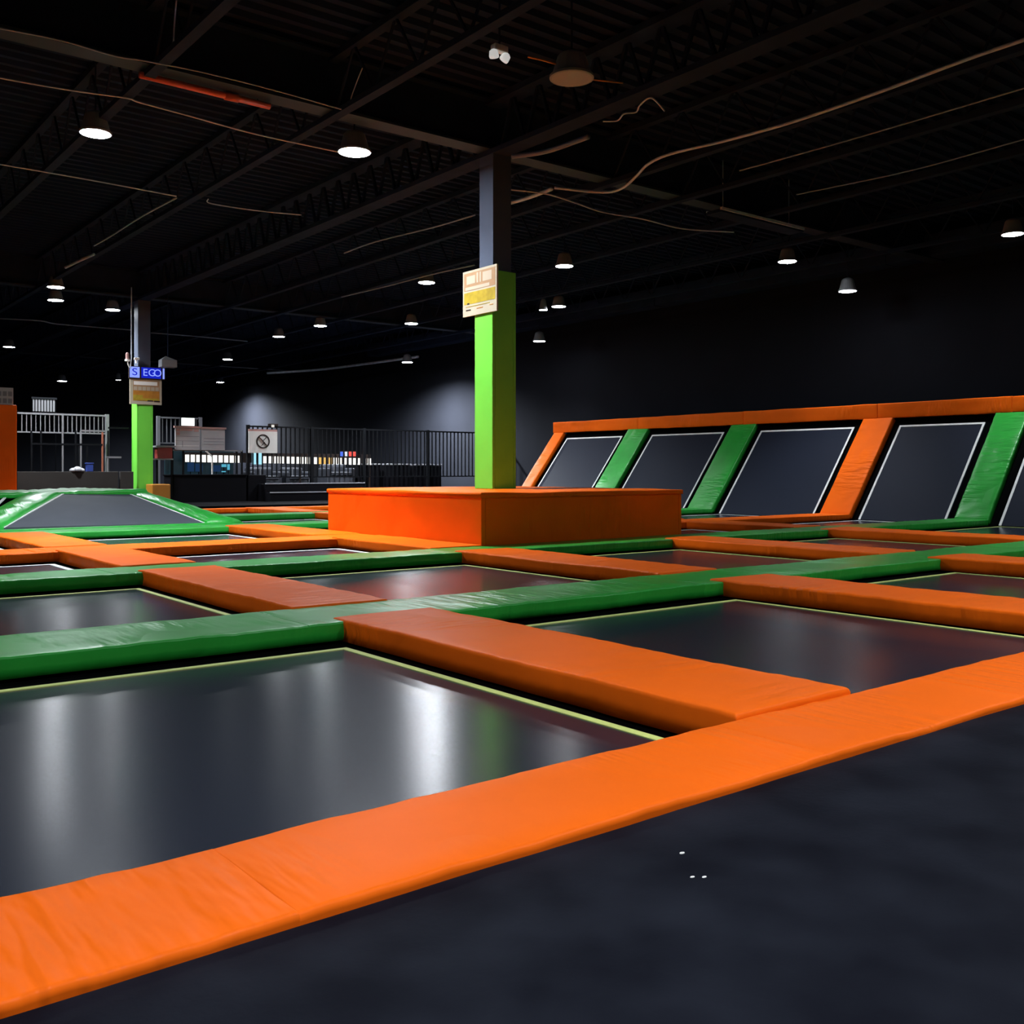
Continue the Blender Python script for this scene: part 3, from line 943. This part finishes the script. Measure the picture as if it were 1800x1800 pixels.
# row of small lit squares behind the fence
LYR = 31.3
t = thing('marquee_light_bar', 'long row of small white lit squares behind the fence and kiosk', 'lights', (at_y(480, 806, LYR).x, LYR, 1.3))
wl = glow('marquee_white', (1, 0.97, 0.90), 1.5)
wa_ = glow('marquee_amber', (1, 0.62, 0.18), 0.9)
wc_ = glow('marquee_cyan', (0.42, 0.85, 1.0), 1.0)
q0, q1 = at_y(322, 804, LYR), at_y(652, 810, LYR)
zbar = 1.41
keep(box('rail', q0.x, q1.x, LYR + 0.03, LYR + 0.09, zbar - 0.16, zbar + 0.16, INK), t)
for px_ in (438, 530, 652):
    q = at_y(px_, 806, LYR)
    keep(box('support', q.x - 0.03, q.x + 0.03, LYR + 0.09, LYR + 0.15, 0, zbar + 0.16, INK), t)
x = 326.0
while x < 648:
    wpx = 7.0 if x < 560 else 5.4
    if not (424 < x < 436):
        q, r_ = at_y(x, 806, LYR), at_y(x + wpx, 806, LYR)
        m = wc_ if 436 <= x < 458 else (wa_ if 560 < x < 585 else wl)
        hh = 0.17 if m is wc_ else 0.125
        zc = at_y(x, 805 + 6 * (x - 326) / 322, LYR).z
        keep(box('lit_square', q.x, r_.x, LYR + 0.015, LYR + 0.035, zc - hh, zc + hh * (1.3 if m is wc_ else 0.85), m), t)
    x += 9.8 if x < 560 else 8.6
# red and blue neon bits above the row
for x0_, x1_, col, lab in ((598, 604, (0.1, 0.2, 0.9), 'tiny blue neon tile above the row of lit squares'), (607, 611, (0.8, 0.85, 1.0), 'tiny white neon tile above the row of lit squares'), (614, 626, (1.0, 0.12, 0.10), 'tiny red neon tile above the row of lit squares')):
    a_, b_ = at_y(x0_, 803, LYR), at_y(x1_, 794, LYR)
    t = thing('neon_tile', lab, 'sign', (a_.x, LYR, a_.z))
    keep(box('tube', a_.x, b_.x, LYR + 0.02, LYR + 0.04, a_.z + 0.02, b_.z, glow('neon_%d' % x0_, col, 1.0)), t)
    keep(box('backing', a_.x - 0.02, b_.x + 0.02, LYR + 0.04, LYR + 0.06, zbar + 0.1, b_.z + 0.02, INK), t)

# lounge seats behind the counter, benches by the fence
def sofa(px0, px1, ytop, Y, lab):
    a0, a1 = at_y(px0, 850, Y), at_y(px1, ytop, Y)
    zt = a1.z
    t_ = thing('lounge_seat', lab, 'seat', ((a0.x + a1.x) / 2, Y, 0), 'dark lounge seats behind the steps')
    x0_, x1_ = a0.x, a1.x
    keep(box('base', x0_ + 0.05, x1_ - 0.05, Y, Y + 0.75, 0.0, zt - 0.42, SOFA, bevel=0.03), t_)
    keep(box('seat_cushion', x0_ + 0.12, x1_ - 0.12, Y - 0.02, Y + 0.6, zt - 0.42, zt - 0.28, SOFA, bevel=0.04), t_)
    keep(box('backrest', x0_ + 0.08, x1_ - 0.08, Y + 0.55, Y + 0.78, zt - 0.42, zt, SOFA, bevel=0.07), t_)
    keep(box('armrest', x0_, x0_ + 0.14, Y, Y + 0.75, 0.0, zt - 0.14, SOFA, bevel=0.05), t_)
    keep(box('armrest', x1_ - 0.14, x1_, Y, Y + 0.75, 0.0, zt - 0.14, SOFA, bevel=0.05), t_)
    keep(bar('trim', ((x0_ + x1_) / 2, Y + 0.54, zt - 0.28), ((x0_ + x1_) / 2, Y + 0.54, zt + 0.01), 0.025, RAILW), t_)


sofa(442, 496, 822, 31.6, 'dark lounge seat just behind the warning sign')
sofa(503, 549, 822, 31.6, 'dark lounge seat, second from the warning sign')
sofa(575, 625, 816, 31.6, 'taller dark lounge seat behind the orange block')
for px0, px1, yt, lab in ((630, 668, 815, 'black bench with pale top edge beside the tall lounge seat'), (675, 722, 815, 'black bench with pale top edge in the middle of the fence'), (728, 776, 816, 'black bench with pale top edge closest to the side wall')):
    a0, a1 = at_y(px0, yt, 31.6), at_y(px1, yt, 31.6)
    t = thing('storage_bench', lab, 'bench', ((a0.x + a1.x) / 2, 31.6, 0))
    keep(box('body', a0.x, a1.x, 31.6, 32.2, 0, a0.z - 0.05, COUNTER, bevel=0.03), t)
    keep(box('lid', a0.x - 0.02, a1.x + 0.02, 31.57, 32.23, a0.z - 0.05, a0.z, mat('lid_grey', (0.25, 0.25, 0.28), 0.4), bevel=0.01), t)
# steps with pale nosings
s0, s1 = at_y(466, 864, 30.2).x, at_y(640, 864, 30.2).x
t = thing('entry_steps', 'black entry steps with pale edge strips beside the long counter', 'steps', ((s0 + s1) / 2, 29.8, 0))
for k, zt in enumerate((0.30, 0.58)):
    yy = 29.8 + 0.35 * k
    keep(box('step', s0, s1, yy, yy + (0.35 if k == 0 else 0.6), 0, zt - 0.03, COUNTER), t)
    keep(box('nosing', s0, s1, yy - 0.015, yy + 0.05, zt - 0.03, zt, mat('nosing_grey', (0.36, 0.37, 0.42), 0.4)), t)

# ------------------------------------------------------------------ high bay lamps
LZ = 5.9
hb = None


DIM = glow('dim_lens', (0.95, 0.96, 1.0), 45.0)
BRIGHT = glow('brightest_lens', (0.88, 0.94, 1.0), 320.0)
STREAK = glow('strong_lens', (0.88, 0.94, 1.0), 420.0)


def lamp(px_, py_, z=LZ, r=0.21, lit=True, loc=None, name='high_bay_lamp', lab=None, power=1.0, cone=140, dim=False, strong=False, off=None):
    p_ = Vector(loc) if loc else at_z(px_, py_, z)
    t_ = thing(name, lab or 'unseen round high bay lamp added over the outer edges of the court', 'lamp', p_, 'lit high bay lamps under the roof' if lit else None)
    k_ = r / 0.21
    o_ = link('housing', lathe_bm([(0.225 * k_, 0.0), (0.225 * k_, 0.03), (0.20 * k_, 0.05), (0.145 * k_, 0.27), (0.12 * k_, 0.30), (0.05, 0.33)], 24), HOUSING, t_, smooth=False)
    bm2 = bmesh.new()
    vs2 = [bm2.verts.new((0.205 * k_ * math.cos(a2 * math.pi / 12), 0.205 * k_ * math.sin(a2 * math.pi / 12), -0.004)) for a2 in range(24)]
    f2 = bm2.faces.new(vs2[::-1])
    me = bpy.data.meshes.new('lens')
    bm2.to_mesh(me)
    bm2.free()
    me.materials.append((BRIGHT if r > 0.22 else (DIM if dim else (STREAK if strong else LENS))) if lit else LENSOFF)
    ol = bpy.data.objects.new('lens_%s_offscreen' % off if off else 'lens', me)
    C.objects.link(ol)
    ol.parent = t_
    if lit:
        ld = bpy.data.lights.new('beam_%s_offscreen' % off if off else 'beam', 'SPOT')
        ld.energy = BEAM * power
        ld.spot_size = math.radians(cone)
        ld.spot_blend = 1.0
        ld.shadow_soft_size = 0.15
        ld.color = (0.90, 0.95, 1.0)
        lo = bpy.data.objects.new('beam_%s_offscreen' % off if off else 'beam', ld)
        C.objects.link(lo)
        lo.parent = t_
        lo.location = (0, 0, -0.02)
    link('rod', tube_bm([(0, 0, 0.32), (0, 0, CEILZ + 0.05 - p_.z)], 0.012, 6), STEEL, t_)
    return t_


LIT = [(623, 268, 5.9, 0.8, 'brightest round high bay lamp hanging close beside the near column'),
       (168, 235, 5.9, 1.1, 'round lit high bay lamp hanging near the copper red pipe'),
       (992, 468, 5.9, 0.15, 'round lit high bay lamp hanging just beyond the near pillar sign'),
       (750, 497, 5.9, 1.0, None), (723, 569, 5.9, 1.0, None),
       (716, 637, 5.3, 8.0, 'lit high bay lamp touching the end of the bright wall conduit'),
       (563, 573, 5.9, 1.0, None), (490, 592, 5.9, 1.0, None), (400, 632, 5.9, 1.0, None), (387, 672, 5.9, 9.0, None),
       (109, 670, 5.3, 1.0, None), (16, 610, 5.9, 1.0, None), (98, 505, 5.9, 1.0, None), (98, 528, 5.9, 1.0, None), (198, 545, 5.9, 1.0, None),
       (948, 600, 5.4, 0.15, 'low dim high bay lamp against the black side wall beyond the pillar'),
       (982, 539, 5.9, 0.12, 'round high bay lamp next to a much smaller one'),
       (1384, 460, 5.9, 0.35, 'round lit high bay lamp below the hanging cable tray'),
       (1490, 512, 5.4, 0.08, 'dim warm lamp against the black wall above the sloped trampolines'),
       (1780, 412, 5.9, 0.25, 'lit bell-shaped lamp over the near part of the sloped wall'),
       (955, 545, 5.8, 0.15, 'smallest lit lamp beside a larger one over the sloped wall'),
       (208, 668, 5.3, 0.3, 'small lit lamp close beside the blue lit sign')]
for x, y, z, pw, lab in LIT:
    small = (x, y) in ((955, 545), (208, 668))
    lamp(x, y, z, 0.12 if small else (0.24 if (x, y) == (623, 268) else 0.21), power=pw,
         cone=158 if x in (716, 387) else 80 if x > 1300 else (100 if x > 900 else 140), dim=x > 900 and x != 1384, strong=x in (750, 723), lab=lab or 'round lit high bay lamp in the far rows of the hall')
# unseen lamps added around the view to light the near pads and faces
for loc, pw, off in (((0.9, 0.9, 5.9), 0.48, 'overhead'), ((6.0, 0.6, 5.9), 0.52, 'right_near'), ((11.0, 1.2, 5.9), 0.5, 'right_middle'),
                     ((16.5, 5.0, 5.9), 0.5, 'right_far'), ((-3.5, 9.0, 5.9), 1.0, 'left_near'), ((-5.0, 16.0, 5.9), 1.0, 'left_middle'),
                     ((-4.0, 26.0, 5.9), 1.0, 'left_far'), ((-3.0, -2.0, 5.9), 0.3, 'behind')):
    lamp(0, 0, loc=loc, power=pw, cone=120, off=off, name='added_lamp_%s_offscreen' % off)
lamp(1005, 138, 5.9, 0.26, lit=False, name='unlit_lamp', lab='large unlit dark bell lamp hanging under the roof')

# twin-head emergency light high on the truss
p = at_z(878, 92, 6.0)
t = thing('emergency_light', 'white twin-head emergency light under the dark roof', 'lamp', p)
EM = mat('emergency_white', (0.8, 0.8, 0.78), 0.4, emit=(1, 1, 0.97), estr=0.45)
link('body', box_bm(-0.10, 0.10, -0.05, 0.05, 0.0, 0.08, 0.015), WHITEP, t)
for s_ in (-1, 1):
    o = link('lamp_head', lathe_bm([(0.02, 0.06), (0.05, 0.04), (0.06, -0.02), (0.055, -0.04)], 14), EM, t, smooth=True)
    o.location = (s_ * 0.085, 0.0, -0.045)
    o.rotation_euler = (0.4, s_ * 0.5, 0)
link('rod', tube_bm([(0, 0, 0.07), (0, 0, CEILZ + 0.05 - p.z)], 0.012, 6), STEEL, t)
# grey speaker and camera by the far pillar
p = at_y(295, 636, 29.5)
t = thing('wall_speaker', 'grey angular loudspeaker hanging beside the far column top', 'speaker', p)
o = link('cabinet', None or (lambda bb: bb)(box_bm(-0.23, 0.23, -0.15, 0.15, -0.17, 0.05, 0.02)), GREYP if False else mat('speaker_grey', (0.20, 0.21, 0.23), 0.5), t)
bm_ = bmesh.new()
vv = [bm_.verts.new(q) for q in ((-0.22, -0.14, 0.045), (0.22, -0.14, 0.045), (0.22, 0.14, 0.045), (-0.22, 0.14, 0.045), (-0.08, -0.05, 0.16), (-0.02, 0.05, 0.16))]
for f in ((0, 1, 4), (1, 2, 5, 4), (2, 3, 5), (3, 0, 4, 5)):
    bm_.faces.new([vv[i] for i in f])
link('hood', bm_, MATS['speaker_grey'], t)
link('rod', tube_bm([(0, 0, 0.1), (0, 0, CEILZ + 0.05 - p.z)], 0.012, 6), STEEL, t)
p = at_y(240, 631, 30.2)
t = thing('security_camera', 'little white security camera above the blue lit sign', 'camera', p)
link('body', box_bm(-0.07, 0.07, -0.06, 0.04, -0.03, 0.04, 0.012), WHITEP, t)
link('bracket', box_bm(-0.012, 0.012, -0.01, 0.07, -0.12, -0.02), WHITEP, t)
p = at_y(224, 629, 30.2)
t = thing('alarm_beacon', 'small pink alarm beacon with wire beside the far column', 'beacon', p)
link('dome', lathe_bm([(0.06, -0.05), (0.05, 0.0), (0.05, 0.12), (0.02, 0.16)], 12), PINKP, t)
link('base', lathe_bm([(0.075, -0.10), (0.075, -0.05), (0.06, -0.045)], 12), WHITEP, t)
link('wire', tube_bm(smooth_path([(0, 0, -0.1), (0.03, 0, -0.22), (0.10, 0.03, -0.34)]), 0.018, 6), WHITEP, t)
tag(link('conduit', tube_bm([at_y(231, 505, 30.2), at_y(231, 630, 30.2), at_y(229, 648, 30.2)], 0.018, 6), COND), 'pale vertical conduit running down the far column', 'conduit')


# ------------------------------------------------------------------ conduits, pipes and cables under the roof
def cable(pts, z, r, label, m=COND, cat='cable', name='ceiling_cable', sm=True):
    P = [at_z(q[0], q[1], q[2] if len(q) > 2 else z) for q in pts]
    o_ = link(name, tube_bm(smooth_path(P) if sm else P, r, 6), m, smooth=True)
    tag(o_, label, cat)
    return o_


t = thing('sprinkler_pipe', 'copper red pipe section under the crosswise girder', 'pipe', at_z(245, 130, 6.1))
P0, P1, P2 = at_z(245, 131, 6.1), at_z(395, 168, 6.1), at_z(474, 187, 6.1)
keep(link('pipe', tube_bm([P0, P2], 0.045, 10), RED, smooth=True), t)
keep(link('coupling', tube_bm([P1, P1 + (P2 - P1) * 0.3], 0.056, 10), RED, smooth=True), t)
for q in (P0 + (P2 - P0) * 0.1, P0 + (P2 - P0) * 0.9):
    keep(link('hanger', tube_bm([q, (q.x, q.y, CEILZ + 0.05)], 0.008, 5), STEEL), t)
cable([(1900, 36), (1800, 70), (1700, 104), (1550, 160), (1400, 212), (1280, 246), (1180, 270), (1140, 288), (1120, 308), (1095, 330), (1060, 338), (975, 330)], 6.0, 0.024,
      'pale jointed conduit sweeping down to the near column', cat='conduit', name='ceiling_conduit')
cable([(1900, 125), (1800, 155), (1500, 244), (1300, 300)], 6.02, 0.013, 'thin straight pale conduit beyond the jointed conduit', mat('dull_conduit', (0.32, 0.37, 0.48), 0.5), 'conduit', 'ceiling_conduit')
cable([(1900, 220), (1800, 245), (1600, 300), (1400, 342)], 6.02, 0.012, 'thin dim conduit nearest the black side wall', MATS['dull_conduit'], 'conduit', 'ceiling_conduit')
cable([(-40, 126), (0, 137), (120, 158), (220, 172), (245, 180), (330, 203), (450, 236), (600, 268)], 6.05, 0.011, 'slack pale cable running below the copper red pipe')
cable([(-40, 44), (0, 50), (110, 72), (200, 98), (260, 108), (360, 128), (480, 158), (600, 192)], 6.05, 0.010, 'taut grey cable passing above the copper red pipe', MATS['dull_conduit'])
cable([(-40, 283), (0, 289), (150, 315), (310, 345)], 6.0, 0.011, 'slack grey cable crossing the roof before the bright lamps')
cable([(366, 350), (372, 358), (450, 370), (530, 378)], 6.0, 0.011, 'short drooping grey cable between two roof trusses')
cable([(895, 333), (960, 341), (1010, 356), (1060, 373), (1130, 385), (1200, 402), (1290, 408)], 6.0, 0.014, 'pale cable swinging from the column to the hanging tray')
cable([(893, 358), (930, 347), (970, 332)], 6.05, 0.035, 'short grey conduit bracing the near column top', cat='conduit', name='ceiling_conduit')
cable([(605, 445), (660, 425), (760, 400), (835, 378)], 6.0, 0.016, 'dim conduit reaching the near column from the far roof', MATS['dull_conduit'], 'conduit', 'ceiling_conduit')
cable([(600, 522), (680, 503), (760, 482), (834, 466)], 6.0, 0.020, 'dim conduit passing behind the near pillar sign', MATS['dull_conduit'], 'conduit', 'ceiling_conduit')
cable([(470, 656), (560, 650), (640, 640), (735, 627)], 5.6, 0.055, 'bright conduit running along the black side wall far back', COND, 'conduit', 'ceiling_conduit')
cable([(0, 560), (70, 564), (105, 570), (230, 580)], 6.0, 0.022, 'grey conduit crossing in front of the far column', MATS['dull_conduit'], 'conduit', 'ceiling_conduit')
cable([(265, 585), (340, 591), (435, 600)], 6.0, 0.022, 'grey conduit continuing past the far column', MATS['dull_conduit'], 'conduit', 'ceiling_conduit')
cable([(310, 0), (306, 50), (303, 80), (290, 100), (278, 110)], 6.3, 0.010, 'thin blue-red wire dropping from the roof near the copper pipe', mat('blue_wire', (0.12, 0.16, 0.42), 0.5))
cable([(637, 120), (625, 150), (616, 180), (622, 208)], 6.3, 0.008, 'thin wire dangling above the brightest lamp', MATS['dull_conduit'])
cable([(1060, 213), (1085, 212), (1097, 200), (1118, 197), (1125, 185), (1145, 172), (1168, 195)], 6.05, 0.012, 'tangled pale wire looped on the heavy roof truss')
cable([(928, 100), (955, 106), (982, 114)], 6.05, 0.012, 'short orange wire beside the unlit bell lamp', mat('orange_wire', (0.7, 0.28, 0.06), 0.5))
cable([(1042, 140), (1095, 146)], 6.05, 0.010, 'straight orange wire ending at the unlit bell lamp', MATS['orange_wire'], sm=False)
cable([(115, 470), (140, 458), (165, 447)], 6.0, 0.035, 'short grey conduit piece over the paired far lamps', cat='conduit', name='ceiling_conduit')
cable([(165, 432), (195, 415), (250, 380), (310, 348)], 6.02, 0.018, 'dim conduit running up the roof truss', MATS['dull_conduit'], 'conduit', 'ceiling_conduit')
cable([(900, 275), (960, 266), (1035, 240)], 6.0, 0.04, 'grey bracing conduit behind the near column head', mat('blue_grey_conduit', (0.16, 0.18, 0.25), 0.5), 'conduit', 'ceiling_conduit')
# hanging cable tray
q0, q1 = at_z(1255, 372, 6.0), at_z(1400, 408, 6.0)
t = thing('cable_tray', 'dark hanging cable tray with pale edges above a bright lamp', 'cable tray', (q0 + q1) / 2)
keep(bar('tray', q0, q1, 0.35, STEEL, hgt=0.06), t)
keep(bar('edge', q0 + Vector((0, -0.18, 0.03)), q1 + Vector((0, -0.18, 0.03)), 0.05, COND), t)
keep(bar('edge', q0 + Vector((0, 0.18, 0.03)), q1 + Vector((0, 0.18, 0.03)), 0.03, COND), t)
for f_ in (0.1, 0.9):
    q = q0 + (q1 - q0) * f_
    keep(link('hanger', tube_bm([q, (q.x, q.y, CEILZ + 0.05)], 0.010, 5), COND), t)
# hvac duct boxes dark
t = thing('air_duct', 'dark square air duct hung along the side wall', 'duct', (22.6, 20, 5.7))
keep(box('duct', 23.0, 23.6, 4, 40, 6.2, 6.75, STEEL, bevel=0.03), t)
for yy in (6, 14, 22, 30, 38):
    keep(box('strap', 22.98, 23.62, yy, yy + 0.05, 6.18, CEILZ + 0.05, STEEL), t)

# bits of litter on the black floor
for x, y, s in ((1199, 1499, 0.006), (1217, 1541, 0.005), (1238, 1541, 0.005)):
    p = at_z(x, y, -0.034)
    bm_ = lathe_bm([(s, 0), (s * 0.9, s * 0.5), (s * 0.3, s * 0.7)], 8)
    o = link('litter_speck', bm_, WHITEP)
    o.location = (p.x, p.y, -0.036)
    o.scale = (1.6, 1, 0.8)
    tag(o, 'tiny white crumb lying on the black foreground floor', 'litter', 'white crumbs on the floor')
